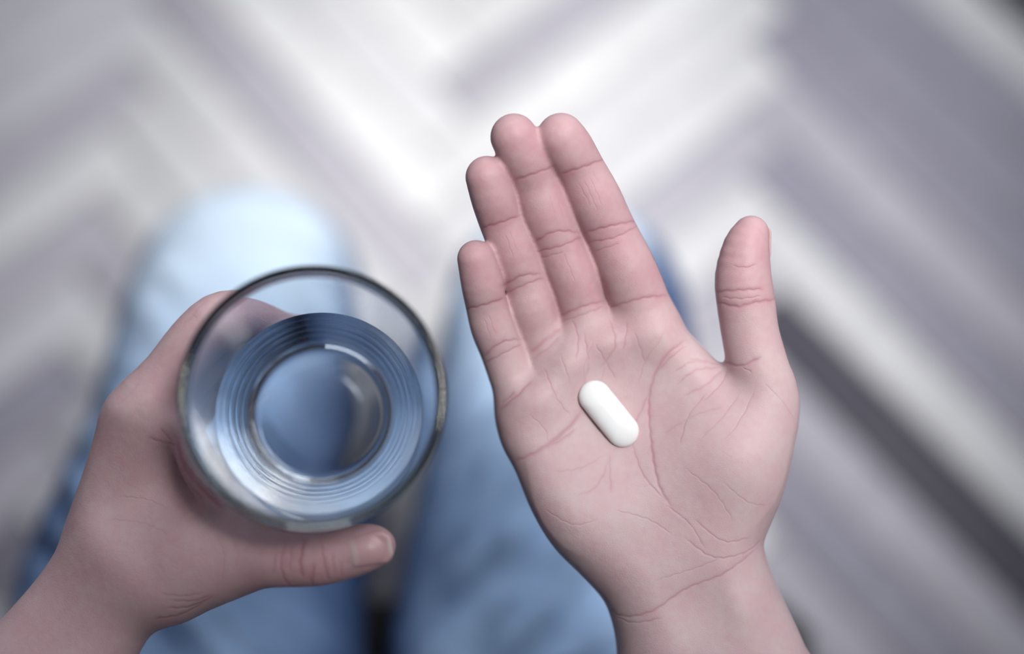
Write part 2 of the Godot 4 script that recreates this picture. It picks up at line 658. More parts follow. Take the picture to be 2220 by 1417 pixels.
# an added, unseen ceiling spotlight that makes the bright middle and dim edges
func added_lamp() -> void:
	var from := Vector3(0.55, 2.36, -0.16)
	var to := Vector3(0.0, 0.0, -0.66)
	var o := thing("added_spotlight", Vector3(from.x, 2.6, from.z), "added unseen white ceiling spotlight on a short stem, pooling light on lap and floor", "added_lamp")
	var white := plain(Color(0.9, 0.9, 0.9), 0.4)
	put("mounting_plate", lathe(PackedVector2Array([Vector2(0, -0.02), Vector2(0.055, -0.02), Vector2(0.06, -0.015), Vector2(0.06, 0), Vector2(0, 0)]), [1, 3], 40), white, o)
	put("stem", lathe(PackedVector2Array([Vector2(0, -0.13), Vector2(0.008, -0.13), Vector2(0.008, -0.02), Vector2(0, -0.02)]), [1, 2], 16), white, o)
	var dir := (to - from).normalized()
	var side := dir.cross(Vector3.RIGHT).normalized()
	var turn := Basis(side.cross(-dir), -dir, side)
	var head := put("shade", lathe(PackedVector2Array([Vector2(0.085, 0.002), Vector2(0.09, 0), Vector2(0.09, 0.09), Vector2(0.07, 0.12), Vector2(0, 0.125), Vector2(0, 0.12), Vector2(0.066, 0.115), Vector2(0.085, 0.088), Vector2(0.085, 0.002)]), [1], 48), white, o)
	head.transform = Transform3D(turn, from - o.position)
	var glow := plain(Color.WHITE, 0.5)
	glow.emission_enabled = true
	glow.emission = Color(1, 0.98, 0.96)
	glow.emission_energy_multiplier = 3.0
	var lens := put("diffuser", lathe(PackedVector2Array([Vector2(0, 0.006), Vector2(0.06, 0.012), Vector2(0.084, 0.02), Vector2(0.084, 0.03), Vector2(0, 0.03)]), [2, 3], 48), glow, o)
	lens.transform = Transform3D(turn, from - o.position)
	var l := SpotLight3D.new()
	l.name = "added_spotlight_beam"
	l.spot_angle = 14.6
	l.spot_angle_attenuation = 1.0
	l.spot_range = 8.0
	l.spot_attenuation = 2.0
	l.light_energy = 7.4
	l.light_size = 0.3
	l.light_color = Color(1.0, 0.99, 0.98)
	l.shadow_enabled = true
	add_child(l)
	l.look_at_from_position(from + dir * 0.02, to, Vector3.FORWARD)

# ------------------------------------------------------------------ glass of water
func drinking_glass() -> void:
	var rim := at(678, 857, 0.440)
	var bot := at(712, 935, 0.560)
	var up := (rim - bot).normalized()
	var hgt := rim.distance_to(bot)
	var side := up.cross(Vector3.BACK).normalized()
	var t := Transform3D(Basis(side, up, side.cross(up)), bot)
	var g := thing("drinking_glass", bot, "clear tapered drinking glass tilted towards the viewer, gripped in the left hand", "glass")
	g.transform = t
	var m := StandardMaterial3D.new()
	m.refraction_enabled = true
	m.refraction_scale = 0.05
	m.albedo_color = Color(0.97, 0.985, 1.0, 0.0)
	m.roughness = 0.0
	var r0 := 0.0270
	var r1 := 0.0415
	var prof := PackedVector2Array()
	var sharp := []
	# outside, from the middle of the foot up to the rim
	for p in [[0.0, 0.0010], [0.012, 0.0009], [0.0195, 0.0005], [0.0225, 0.0001], [0.0250, 0.0002], [0.0264, 0.0012]]:
		prof.append(Vector2(p[0], p[1]))
	for i in 33:
		var y := lerpf(0.003, hgt - 0.0016, i / 32.0)
		prof.append(Vector2(lerpf(r0, r1, y / hgt), y))
	for i in 9:
		var q := PI * i / 8.0
		prof.append(Vector2(r1 - 0.0014 + 0.0014 * cos(q), hgt - 0.0015 + 0.0014 * sin(q)))
	# inside, down to the thick base
	for i in 65:
		var y := lerpf(hgt - 0.003, 0.0115, i / 64.0)
		var ring := 0.00009 * sin(y * 480.0) * smoothstep(0.08, 0.03, y)
		prof.append(Vector2(inner(y, hgt) + ring, y))
	for i in 6:
		var q := PI / 2 * (i + 1) / 6.0
		prof.append(Vector2(inner(0.0115, hgt) - 0.0022 + 0.0022 * cos(q), 0.0115 - 0.0022 * sin(q)))
	for p in [[0.016, 0.0092], [0.009, 0.0093], [0.0, 0.0094]]:
		prof.append(Vector2(p[0], p[1]))
	var body := put("body", lathe(prof, sharp, 128), m, g)
	# the water: its surface stays level although the glass leans
	var wm := StandardMaterial3D.new()
	wm.refraction_enabled = true
	wm.refraction_scale = 0.0333
	wm.albedo_color = Color(0.98, 0.99, 1.0, 0.0)
	wm.roughness = 0.0
	var level := 0.086
	var down := t.basis.inverse() * Vector3.UP
	var v := PackedVector3Array()
	var n := PackedVector3Array()
	var idx := PackedInt32Array()
	var seg := 128
	var rows := 24
	var over := 0.0004
	for i in rows + 1:
		for s in seg + 1:
			var d := Vector3(cos(TAU * s / seg), 0, sin(TAU * s / seg))
			# height where the level plane meets the wall in this direction
			var y := level
			for it in 8:
				y = level - inner(y, hgt) * (d.x * down.x + d.z * down.z) / down.y
			var yy := lerpf(0.0090, y, i / float(rows))
			var r := inner(yy, hgt) + over
			v.append(Vector3(d.x * r, yy, d.z * r))
			n.append((d - Vector3.UP * 0.13).normalized())
	for i in rows:
		for s in seg:
			var k := i * (seg + 1) + s
			idx.append_array([k, k + 1, k + seg + 1, k + seg + 1, k + 1, k + seg + 2])
	for lid in 2:
		var first := v.size()
		var row := 0 if lid == 0 else rows * (seg + 1)
		var nn := Vector3.DOWN if lid == 0 else down
		v.append(Vector3(0, 0.0090 if lid == 0 else level, 0))
		n.append(nn)
		for s in seg + 1:
			v.append(v[row + s])
			n.append(nn)
		for s in seg:
			idx.append_array([first, first + 1 + s, first + 2 + s] if lid == 1 else [first, first + 2 + s, first + 1 + s])
	var am := ArrayMesh.new()
	surface(am, v, n, idx)
	var w := put("water", am, wm, self)
	w.transform = t
	tag(w, "clear water filling two thirds of the drinking glass", "water")

func inner(y: float, hgt: float) -> float:
	return lerpf(0.0270, 0.0415, y / hgt) - lerpf(0.0022, 0.0030, y / hgt)

# ------------------------------------------------------------------ person
func person() -> void:
	var who := thing("person", BASE, "seated person in faded blue jeans, one palm open, the other hand gripping a glass", "person")
	var body := ArrayMesh.new()
	var mid_r := 0.515
	var hand := right_hand(mid_r)
	var tr := Transform3D(look, CAM + look * Vector3(0, 0, -mid_r))
	var got := mesh_field(hand, Vector3(-0.028, -0.129, -0.034), Vector3(0.115, 0.088, 0.040), 0.0008, 0.008)
	add_skin(body, got, tr, skin_material(right_creases(), 0.05), Rect2(960, 220, 860, 1220), mid_r)
	pill(hand, tr)
	var nails := [nail(hand, tr, inh(1651, 528, mid_r - 0.0064, mid_r), Vector3(0.6, 0.0, -0.8), Vector3(-0.1, 1.0, 0.05), 0.0062, 0.0050)]
	for tip in [[1222, 315, 0.499, 0.4], [1122, 322, 0.498, 0.25], [1060, 405, 0.500, 0.2], [1036, 580, 0.504, 0.1]]:
		nails.append(nail(hand, tr, inh(tip[0], tip[1], tip[2], mid_r), Vector3(0, 0, -1), Vector3(-tip[3], 1.0, 0.25), 0.0058, 0.0048))
	var mid_l := 0.49
	var lh := left_hand(mid_l)
	var tl := Transform3D(look, CAM + look * Vector3(0, 0, -mid_l))
	got = mesh_field(lh, Vector3(-0.195, -0.135, -0.11), Vector3(-0.035, 0.02, 0.04), 0.0011, 0.012)
	add_skin(body, got, tl, skin_material(left_creases(), 0.055), Rect2(-60, 580, 960, 860), mid_l)
	nails.append(nail(lh, tl, inh(803, 1193, 0.470, mid_l), Vector3(0.0, -0.15, 1.0), Vector3(1.0, 0.19, -0.05), 0.0070, 0.0060))
	upper_body(who, body)
	var bo := put("body", body, null, who, -BASE)
	var nm := plain(Color.WHITE, 0.42)
	nm.vertex_color_use_as_albedo = true
	nm.subsurf_scatter_enabled = true
	nm.subsurf_scatter_strength = 0.08
	for m: ArrayMesh in nails:
		put("fingernail", m, nm, bo)
	jeans(who)

func skin_material(pressed: Array, deep: float) -> StandardMaterial3D:
	var m := plain(Color.WHITE, 0.52)
	m.vertex_color_use_as_albedo = true
	m.subsurf_scatter_enabled = true
	m.subsurf_scatter_strength = 0.10
	m.metallic_specular = 0.4
	m.heightmap_enabled = true
	m.heightmap_texture = pressed[0]
	m.heightmap_scale = deep
	m.albedo_texture = pressed[1]
	return m

# skin relief over a rectangle of the hand: flexion creases and fine lines pressed into pores
func relief(rect: Rect2, pull: float, lines: Array, seed_: int, pore: float) -> Array:
	var k := 1.3
	var w := int(rect.size.x * k)
	var h := int(rect.size.y * k)
	var buf := PackedFloat32Array()
	buf.resize(w * h)
	var big := noise(0.05, seed_, 3).get_image(w, h).get_data()
	var wide_ := noise(0.014, seed_ + 2, 2).get_image(w, h).get_data()
	var small := noise(0.22, seed_ + 1, 2).get_image(w, h).get_data()
	for i in w * h:
		buf[i] = 0.75 + ((big[i] - 128) * 0.35 + (small[i] - 128) * 0.65) / 128.0 * pore + (wide_[i] - 128) * 0.0012
	var cut := PackedFloat32Array()
	cut.resize(w * h)
	for l: Array in lines:                          # [width, depth, x0, y0, x1, y1, ...]
		var pts := PackedVector2Array()
		for i in range(2, l.size(), 2):
			var p := Vector2(l[i], l[i + 1])
			p = Vector2(1110, 708.5) + (p - Vector2(1110, 708.5)) * pull
			pts.append((p - rect.position) * k)
		var wide: float = l[0] * k
		var n := pts.size()
		for i in n - 1:
			var p0 := pts[maxi(i - 1, 0)]
			var p3 := pts[mini(i + 2, n - 1)]
			var steps := int(pts[i].distance_to(pts[i + 1])) + 1
			for s in steps:
				var t := s / float(steps)
				var c := pts[i].cubic_interpolate(pts[i + 1], p0, p3, t)
				var along := (i + t) / (n - 1.0)
				var depth: float = l[1] * minf(1.0, 5.0 * minf(along, 1.0 - along) + 0.25)
				c += Vector2(sin(c.y * 0.19 + c.x * 0.07), sin(c.x * 0.23 + c.y * 0.05)) * 1.1
				var r := int(wide * 4.0) + 1
				for y in range(maxi(int(c.y) - r, 0), mini(int(c.y) + r + 1, h)):
					for x in range(maxi(int(c.x) - r, 0), mini(int(c.x) + r + 1, w)):
						var d := ((x - c.x) * (x - c.x) + (y - c.y) * (y - c.y)) / (wide * wide)
						if d < 16.0:
							var at := y * w + x
							cut[at] = maxf(cut[at], depth * (0.62 * exp(-d) + 0.38 * exp(-d * 0.2)))
	var out := PackedByteArray()
	out.resize(w * h)
	for i in w * h:
		out[i] = int(clampf((buf[i] - cut[i]) * 255.0, 0.0, 255.0))
	# the lines of a palm are a little redder than the skin between them
	var tint := PackedByteArray()
	tint.resize(w * h * 3)
	for i in w * h:
		var c := cut[i]
		tint[3 * i] = int(255.0 * (1.0 - 0.10 * c))
		tint[3 * i + 1] = int(255.0 * (1.0 - 0.24 * c))
		tint[3 * i + 2] = int(255.0 * (1.0 - 0.19 * c))
	return [ImageTexture.create_from_image(Image.create_from_data(w, h, false, Image.FORMAT_L8, out)), ImageTexture.create_from_image(Image.create_from_data(w, h, false, Image.FORMAT_RGB8, tint))]

func right_creases() -> Array:
	return relief(Rect2(960, 220, 860, 1220), 0.977, [
		[2.6, 0.5, 1213, 386, 1262, 372, 1309, 350], [2.6, 0.5, 1268, 506, 1325, 492, 1384, 478], [2.2, 0.4, 1275, 526, 1330, 517, 1386, 488], [1.6, 0.25, 1290, 545, 1340, 530],
		[3.0, 0.5, 1318, 668, 1360, 655, 1400, 645, 1449, 640],
		[2.6, 0.5, 1113, 400, 1155, 388, 1198, 370], [2.6, 0.5, 1156, 528, 1200, 506, 1256, 505], [2.2, 0.4, 1163, 546, 1215, 535, 1262, 513], [1.6, 0.25, 1172, 560, 1220, 548],
		[3.0, 0.5, 1218, 684, 1262, 665, 1312, 652], [2.0, 0.3, 1222, 696, 1268, 680, 1310, 664],
		[2.6, 0.5, 1039, 498, 1085, 488, 1126, 471], [2.6, 0.5, 1088, 622, 1130, 599, 1172, 594], [2.0, 0.4, 1094, 636, 1140, 616, 1178, 602],
		[3.0, 0.5, 1149, 766, 1185, 735, 1214, 712], [2.0, 0.3, 1155, 780, 1190, 752, 1212, 730],
		[2.6, 0.5, 1004, 671, 1050, 662, 1091, 648], [2.6, 0.5, 1044, 776, 1085, 743, 1126, 735], [2.0, 0.4, 1050, 788, 1090, 766, 1130, 746],
		[3.0, 0.5, 1080, 892, 1120, 856, 1153, 825], [2.0, 0.35, 1085, 875, 1115, 850],
		[2.6, 0.5, 1550, 633, 1600, 630, 1645, 628], [3.2, 0.6, 1553, 655, 1590, 665, 1630, 656, 1678, 650], [1.6, 0.3, 1560, 645, 1600, 648, 1640, 642], [1.5, 0.3, 1580, 578, 1605, 582, 1630, 576],
		[2.8, 0.5, 1570, 782, 1600, 792, 1640, 772], [1.5, 0.3, 1600, 790, 1620, 805],
		[3.4, 0.55, 1112, 1004, 1165, 976, 1220, 938, 1262, 895], [2.4, 0.35, 1165, 976, 1210, 955, 1250, 930], [3.0, 0.5, 1492, 735, 1440, 775, 1410, 850, 1411, 960, 1424, 1045, 1450, 1092],
		[1.4, 0.2, 1250, 900, 1290, 860, 1310, 800], [1.4, 0.2, 1385, 830, 1400, 780, 1440, 720], [1.3, 0.2, 1330, 1100, 1400, 1120, 1450, 1150], [1.3, 0.18, 1180, 1100, 1240, 1130, 1290, 1120], [1.3, 0.18, 1560, 1040, 1610, 1080, 1650, 1090], [1.3, 0.18, 1480, 1010, 1540, 1060, 1580, 1120], [1.4, 0.2, 1275, 850, 1265, 800, 1285, 740], [1.3, 0.18, 1150, 900, 1180, 930, 1190, 970], [1.5, 0.25, 1530, 850, 1490, 900, 1470, 960], [2.2, 0.35, 1490, 748, 1430, 800, 1400, 870, 1370, 930, 1330, 975], [2.0, 0.3, 1370, 962, 1394, 1030, 1442, 1082], [1.8, 0.25, 1320, 985, 1322, 1065], [1.8, 0.25, 1318, 1000, 1290, 1050, 1245, 1070],
		[1.8, 0.3, 1240, 690, 1252, 730, 1248, 780], [1.8, 0.3, 1322, 690, 1332, 750, 1298, 800], [1.6, 0.25, 1290, 745, 1336, 822], [1.6, 0.25, 1360, 700, 1350, 760], [1.5, 0.25, 1265, 720, 1275, 790, 1262, 840],
		[1.5, 0.25, 1180, 800, 1205, 860, 1235, 900], [1.5, 0.2, 1215, 770, 1235, 830], [1.5, 0.2, 1375, 720, 1400, 790],
		[2.0, 0.35, 1465, 835, 1510, 802, 1562, 797], [2.0, 0.35, 1480, 858, 1530, 832, 1568, 802], [1.8, 0.3, 1495, 778, 1530, 782, 1566, 792], [1.6, 0.3, 1520, 868, 1555, 838, 1578, 806], [1.5, 0.25, 1455, 812, 1500, 785, 1540, 785],
		[1.5, 0.22, 1600, 850, 1560, 900, 1510, 950], [1.5, 0.2, 1630, 840, 1600, 900, 1560, 950], [1.5, 0.2, 1650, 830, 1690, 870, 1715, 905], [1.5, 0.2, 1440, 940, 1500, 900, 1560, 880],
		[2.4, 0.4, 1304, 1300, 1340, 1334, 1410, 1316, 1480, 1270, 1560, 1236, 1640, 1185], [2.0, 0.3, 1310, 1322, 1360, 1345, 1430, 1330], [1.8, 0.3, 1480, 1160, 1540, 1200, 1610, 1192, 1652, 1170], [1.6, 0.25, 1500, 1120, 1560, 1165, 1620, 1160],
		[1.5, 0.22, 1440, 1090, 1490, 1130, 1520, 1180], [1.5, 0.2, 1420, 1250, 1500, 1225, 1560, 1200], [1.5, 0.2, 1200, 1020, 1260, 1010, 1310, 985],
		[1.0, 0.15, 1292, 400, 1278, 380], [1.0, 0.15, 1190, 430, 1200, 470], [1.0, 0.15, 1205, 425, 1216, 470], [1.0, 0.15, 1220, 550, 1245, 610], [1.0, 0.15, 1262, 400, 1290, 460], [1.0, 0.15, 1275, 395, 1300, 450], [1.0, 0.15, 1250, 405, 1275, 450],
		[1.0, 0.15, 1095, 510, 1112, 560], [1.0, 0.15, 1105, 505, 1120, 545], [1.0, 0.15, 1050, 690, 1062, 730], [1.0, 0.15, 1060, 685, 1074, 725]], 41, 0.08)

func left_creases() -> Array:
	return relief(Rect2(-60, 580, 960, 860), 0.98, [
		[2.4, 0.45, 628, 1165, 618, 1205, 622, 1240, 632, 1262], [2.8, 0.6, 668, 1160, 660, 1205, 664, 1240], [2.2, 0.45, 690, 1210, 684, 1240, 682, 1265], [2.2, 0.4, 704, 1168, 712, 1210, 720, 1250], [1.8, 0.3, 640, 1175, 636, 1225], [1.8, 0.3, 728, 1190, 732, 1230],
		[1.6, 0.25, 745, 1205, 748, 1235], [2.0, 0.3, 605, 1190, 600, 1235],
		[5.0, 0.9, 378, 945, 400, 1010, 440, 1060, 482, 1102], [3.0, 0.6, 392, 990, 425, 1035, 470, 1078], [3.0, 0.5, 372, 985, 400, 1040, 445, 1085], [2.4, 0.4, 318, 950, 355, 962, 388, 962], [2.0, 0.3, 345, 930, 370, 960],
		[2.4, 0.4, 330, 1345, 390, 1335, 450, 1300], [2.0, 0.35, 360, 1318, 410, 1316, 462, 1292], [1.8, 0.3, 370, 1300, 420, 1302, 455, 1290], [1.6, 0.25, 350, 1285, 400, 1290, 440, 1283],
		[1.6, 0.25, 405, 700, 425, 668], [1.4, 0.25, 412, 680, 425, 690], [1.4, 0.2, 395, 705, 440, 650], [1.5, 0.2, 250, 880, 280, 860, 300, 830],
		[1.3, 0.2, 240, 1080, 300, 1090, 350, 1110], [1.3, 0.2, 230, 1130, 300, 1140, 360, 1160], [1.3, 0.18, 500, 1150, 520, 1190, 515, 1230], [1.3, 0.18, 470, 1160, 490, 1200, 485, 1250]], 57, 0.15)

func add_skin(am: ArrayMesh, got: Array, t: Transform3D, m: Material, rect: Rect2, mid: float) -> void:
	var v: PackedVector3Array = got[0]
	var n: PackedVector3Array = got[1]
	var col := PackedColorArray()
	var uv := PackedVector2Array()
	var blotch := noise(60.0, 3, 3)
	var fine := noise(300.0, 8, 2)
	var wv := PackedVector3Array()
	var wn := PackedVector3Array()
	for i in v.size():
		var p := v[i]
		# blotches of blood under the skin
		var k := blotch.get_noise_3dv(p) * 0.6 + fine.get_noise_3dv(p) * 0.4
		var px := 1110 + p.x * F / mid
		var py := 708.5 - p.y * F / mid
		# more blood in the fingers and the edge of the hand than in the ball of the thumb
		var red := 0.0
		if rect.position.x > 500.0:
			red = smoothstep(830.0, 560.0, py) * 0.8 + smoothstep(1250.0, 1080.0, px) * smoothstep(800.0, 900.0, py) * 0.3
			red -= 0.45 * exp(-Vector2(px - 1530, py - 900).length_squared() / 25000.0)
		else:
			red = 0.35 + smoothstep(500.0, 680.0, px) * 0.4
		col.append(Color(0.56 - 0.02 * k, 0.405 - 0.07 * k, 0.42 - 0.055 * k).lerp(Color(0.48 - 0.02 * k, 0.28 - 0.06 * k, 0.305 - 0.05 * k), clampf(red, 0.0, 1.0)))
		wv.append(t * p)
		wn.append(t.basis * n[i])
		uv.append((Vector2(1110 + p.x * F / mid, 708.5 - p.y * F / mid) - rect.position) / rect.size)
	surface(am, wv, wn, got[2], col, uv)
	am.surface_set_material(am.get_surface_count() - 1, m)

func right_hand(mid: float) -> Field:
	var f := Field.new()
	var q := func(list: Array) -> Array:              # here the third number is millimetres out of the palm
		var out := []
		for s in list:
			out.append([s[0], s[1], mid - s[2] * 0.001, s[3]])
		return stations(out, mid)
	f.outline(flat_points([
		[1345, 1560], [1338, 1417], [1327, 1350], [1306, 1297], [1258, 1243], [1202, 1182], [1152, 1095], [1118, 1020], [1086, 960],
		[1074, 890], [1100, 830], [1150, 800], [1212, 706], [1300, 682], [1380, 665], [1440, 655], [1490, 716], [1530, 757], [1572, 795], [1640, 800],
		[1700, 800], [1722, 850], [1720, 900], [1702, 1000], [1686, 1080], [1660, 1150], [1654, 1185], [1680, 1262], [1745, 1400], [1800, 1560]], mid),
		spots([[1500, 1250, 160, 19.0], [1540, 1420, 200, 23.0], [1560, 1000, 120, 15.0], [1300, 850, 140, 11.5], [1400, 750, 120, 11.0]], mid), 0.013,
		spots([[1400, 700, 250, -1.0]], mid),
		spots([[1585, 990, 125, 9.0], [1230, 1090, 120, 6.0], [1350, 880, 100, -6.0], [1420, 1150, 80, -1.0], [1165, 860, 50, 2.5], [1235, 790, 45, 2.5], [1320, 745, 45, 2.5], [1420, 735, 55, 3.0],
			[1490, 1290, 70, -2.5], [1600, 1290, 50, 1.0]], mid))
	f.chain(q.call([[1600, 1020, 4, 82], [1648, 910, 6, 74], [1655, 845, 8, 68], [1641, 785, 9, 65], [1626, 720, 10, 62], [1617, 655, 11, 63], [1611, 600, 12, 61], [1617, 540, 13, 51], [1628, 506, 13, 39]]), 0.006)
	f.chain(q.call([[1402, 705, 1, 66], [1382, 640, 3, 64], [1356, 575, 7, 62], [1322, 500, 9.5, 57], [1289, 430, 14.5, 58], [1259, 370, 17.5, 54], [1232, 322, 22.5, 55], [1216, 297, 25, 52]]), 0.005)
	f.chain(q.call([[1285, 730, 0, 55], [1260, 660, 2, 52], [1241, 596, 6, 54], [1212, 530, 8.5, 53], [1183, 457, 14, 54], [1160, 394, 17, 52], [1135, 335, 23, 54], [1114, 297, 26, 51]]), 0.005)
	f.chain(q.call([[1195, 790, -2, 50], [1169, 715, 0, 49], [1152, 660, 4, 51], [1138, 610, 6, 48], [1112, 545, 11.5, 48], [1086, 482, 14.5, 47], [1069, 430, 20, 48], [1055, 384, 23, 46]]), 0.005)
	f.chain(q.call([[1150, 910, -4, 52], [1118, 840, 0, 49], [1090, 765, 3, 47], [1068, 711, 7.5, 47], [1054, 659, 10.5, 45], [1045, 612, 15, 46], [1032, 561, 18, 41]]), 0.005)
	return f

func left_hand(mid: float) -> Field:
	var f := Field.new()
	f.outline(flat_points([
		[-120, 1470], [0, 1337], [100, 1206], [178, 1055], [214, 950], [238, 880], [300, 840], [360, 850], [410, 925], [442, 1010], [500, 1108], [560, 1150],
		[560, 1255], [460, 1298], [400, 1344], [322, 1375], [288, 1430], [220, 1580], [-80, 1620]], mid),
		spots([[150, 1290, 130, 21.0], [60, 1420, 150, 23.0], [400, 1080, 110, 8.0], [290, 1000, 100, 12.0]], mid), 0.012,
		spots([[160, 1300, 200, -15.0], [400, 1050, 120, -7.0], [280, 1050, 120, -7.0]], mid),
		spots([[278, 885, 40, 2.5], [265, 965, 50, -3.0], [425, 1000, 50, -3.0], [340, 1190, 110, 4.0], [230, 1130, 60, 1.5]], mid))
	f.chain(stations([[392, 925, 0.486, 26], [412, 1000, 0.484, 28], [452, 1062, 0.484, 30], [500, 1110, 0.486, 34]], mid), 0.007, true)
	# the metacarpals of the other fingers, deeper
	f.chain(stations([[205, 1220, 0.515, 62], [240, 1060, 0.510, 58], [305, 905, 0.505, 58]], mid), 0.010, true)
	f.chain(stations([[215, 1230, 0.530, 60], [255, 1070, 0.527, 55], [318, 930, 0.523, 54]], mid), 0.010, true)
	f.chain(stations([[235, 1240, 0.545, 55], [280, 1090, 0.542, 50], [340, 960, 0.540, 48]], mid), 0.010, true)
	f.chain(stations([[250, 1270, 0.515, 92], [340, 1240, 0.505, 90], [430, 1214, 0.495, 84]], mid), 0.012, true)
	f.chain(stations([[220, 1150, 0.505, 60], [262, 1000, 0.495, 56], [298, 890, 0.488, 60], [365, 803, 0.488, 53], [415, 738, 0.488, 53], [470, 692, 0.491, 56], [520, 680, 0.505, 51], [565, 690, 0.521, 48], [610, 706, 0.534, 45], [670, 712, 0.541, 42], [712, 712, 0.544, 37]], mid), 0.008)
	f.chain(stations([[305, 905, 0.505, 58], [395, 805, 0.510, 53], [480, 735, 0.515, 52], [560, 725, 0.532, 46], [610, 727, 0.541, 43], [655, 728, 0.545, 39]], mid), 0.006)
	f.chain(stations([[318, 930, 0.523, 54], [395, 835, 0.530, 49], [470, 770, 0.536, 47], [525, 765, 0.546, 43], [565, 775, 0.551, 40]], mid), 0.006)
	f.chain(stations([[340, 960, 0.540, 48], [410, 880, 0.548, 43], [465, 830, 0.552, 41], [510, 825, 0.556, 37]], mid), 0.006)
	f.chain(stations([[430, 1212, 0.495, 84], [520, 1206, 0.488, 72], [600, 1206, 0.482, 66], [690, 1207, 0.479, 62], [755, 1196, 0.478, 57], [798, 1186, 0.477, 51], [819, 1182, 0.477, 39]], mid), 0.008)
	return f

# the tablet lies where the palm's surface is
func pill(hand: Field, t: Transform3D) -> void:
	hand.everything()
	var c := inh(1324, 900, 0.495, 0.515)
	var p := Vector3(c.x, c.y, 0.035)
	for i in 60:
		p.z -= maxf(hand.eval(p), 0.0) * 0.9
	var h := 0.0035
	var prof := []
	# half outline of a caplet with domed faces, as stacked outlines
	var v := PackedVector3Array()
	var idx := PackedInt32Array()
	var half_len := 0.0078
	var rad := 0.0058
	var seg := 64
	var rows := []
	for i in 17:
		var q := -PI / 2 + PI * i / 16.0
		rows.append(Vector2(pow(cos(q), 0.75) if absf(q) < 1.57 else 0.0, sin(q)))
	for row: Vector2 in rows:
		for s in seg:
			var an := TAU * s / seg
			var d := Vector2(cos(an), sin(an))
			var inset := 1.0 - row.x
			var pt := Vector2(d.x * rad * (1.0 - inset) + signf(d.x) * half_len * (1.0 - inset * 0.55) * minf(1.0, absf(d.x) * 40.0), d.y * rad * (1.0 - inset))
			v.append(Vector3(pt.x, pt.y, row.y * h))
	for i in 16:
		for s in seg:
			var k := i * seg + s
			var l := i * seg + (s + 1) % seg
			idx.append_array([k, k + seg, l, l, k + seg, l + seg])
	var am := ArrayMesh.new()
	surface(am, v, normals_of(v, idx), idx)
	var m := plain(Color(0.95, 0.95, 0.95), 0.35)
	m.subsurf_scatter_enabled = true
	m.subsurf_scatter_strength = 0.05
	var o := put("tablet", am, m, self)
	var turn := Basis(Vector3.BACK, atan2(-105, 85))
	o.transform = t * Transform3D(turn, p + Vector3(0, 0, h * 0.93))
	tag(o, "white oblong tablet lying on the open right palm", "pill")

# a nail laid on the surface of a fingertip: out is away from the finger, along is towards its tip
func nail(f: Field, t: Transform3D, c: Vector3, out: Vector3, along: Vector3, half_len: float, half_wide: float) -> ArrayMesh:
	f.everything()
	out = out.normalized()
	along = (along - out * along.dot(out)).normalized()
	var across := along.cross(out)
	var nu := 14
	var nw := 16
	var v := PackedVector3Array()
	var col := PackedColorArray()
	var idx := PackedInt32Array()
	for face in 2:
		for j in nw + 1:
			var w := 2.0 * j / nw - 1.0
			for i in nu + 1:
				var u := 2.0 * i / nu - 1.0
				var tip := maxf(0.0, (w - 0.45) / 0.55)
				var back := maxf(0.0, (-w - 0.6) / 0.4)
				var wide := sqrt(maxf(0.02, 1.0 - 0.75 * tip * tip - 0.35 * back * back)) * (0.92 + 0.08 * w)
				var p := c + along * (w * half_len) + across * (u * wide * half_wide) + out * 0.012
				var gone := 0.0
				for k in 30:
					var step := minf(f.eval(p) * 0.8, 0.0135 - gone)
					gone += step
					p -= out * step
				var edge := maxf(absf(u), -w)
				var lift := 0.00045 - 0.0006 * pow(edge, 8.0) + 0.0002 * maxf(w, 0.0)
				if face == 1:
					lift -= 0.0009
				v.append(t * (p + out * lift))
				var white := smoothstep(0.80, 0.92, w - 0.10 * u * u)
				var moon := smoothstep(-0.45, -0.62, w + 0.3 * u * u) * 0.5
				col.append(Color(0.52, 0.31, 0.33).lerp(Color(0.62, 0.50, 0.49), maxf(white, moon)))
	var row := nu + 1
	var all := row * (nw + 1)
	for j in nw:
		for i in nu:
			var k := j * row + i
			idx.append_array([k, k + 1, k + row, k + 1, k + row + 1, k + row])
			idx.append_array([all + k, all + k + row, all + k + 1, all + k + 1, all + k + row, all + k + row + 1])
	for j in nw:
		for k in [[j * row, (j + 1) * row], [(j + 1) * row + nu, j * row + nu]]:
			idx.append_array([k[0], k[1], all + k[0], k[1], all + k[1], all + k[0]])
	for i in nu:
		for k in [[i + 1, i], [nw * row + i, nw * row + i + 1]]:
			idx.append_array([k[0], k[1], all + k[0], k[1], all + k[1], all + k[0]])
	var am := ArrayMesh.new()
	surface(am, v, normals_of(v, idx), idx, col)
	return am

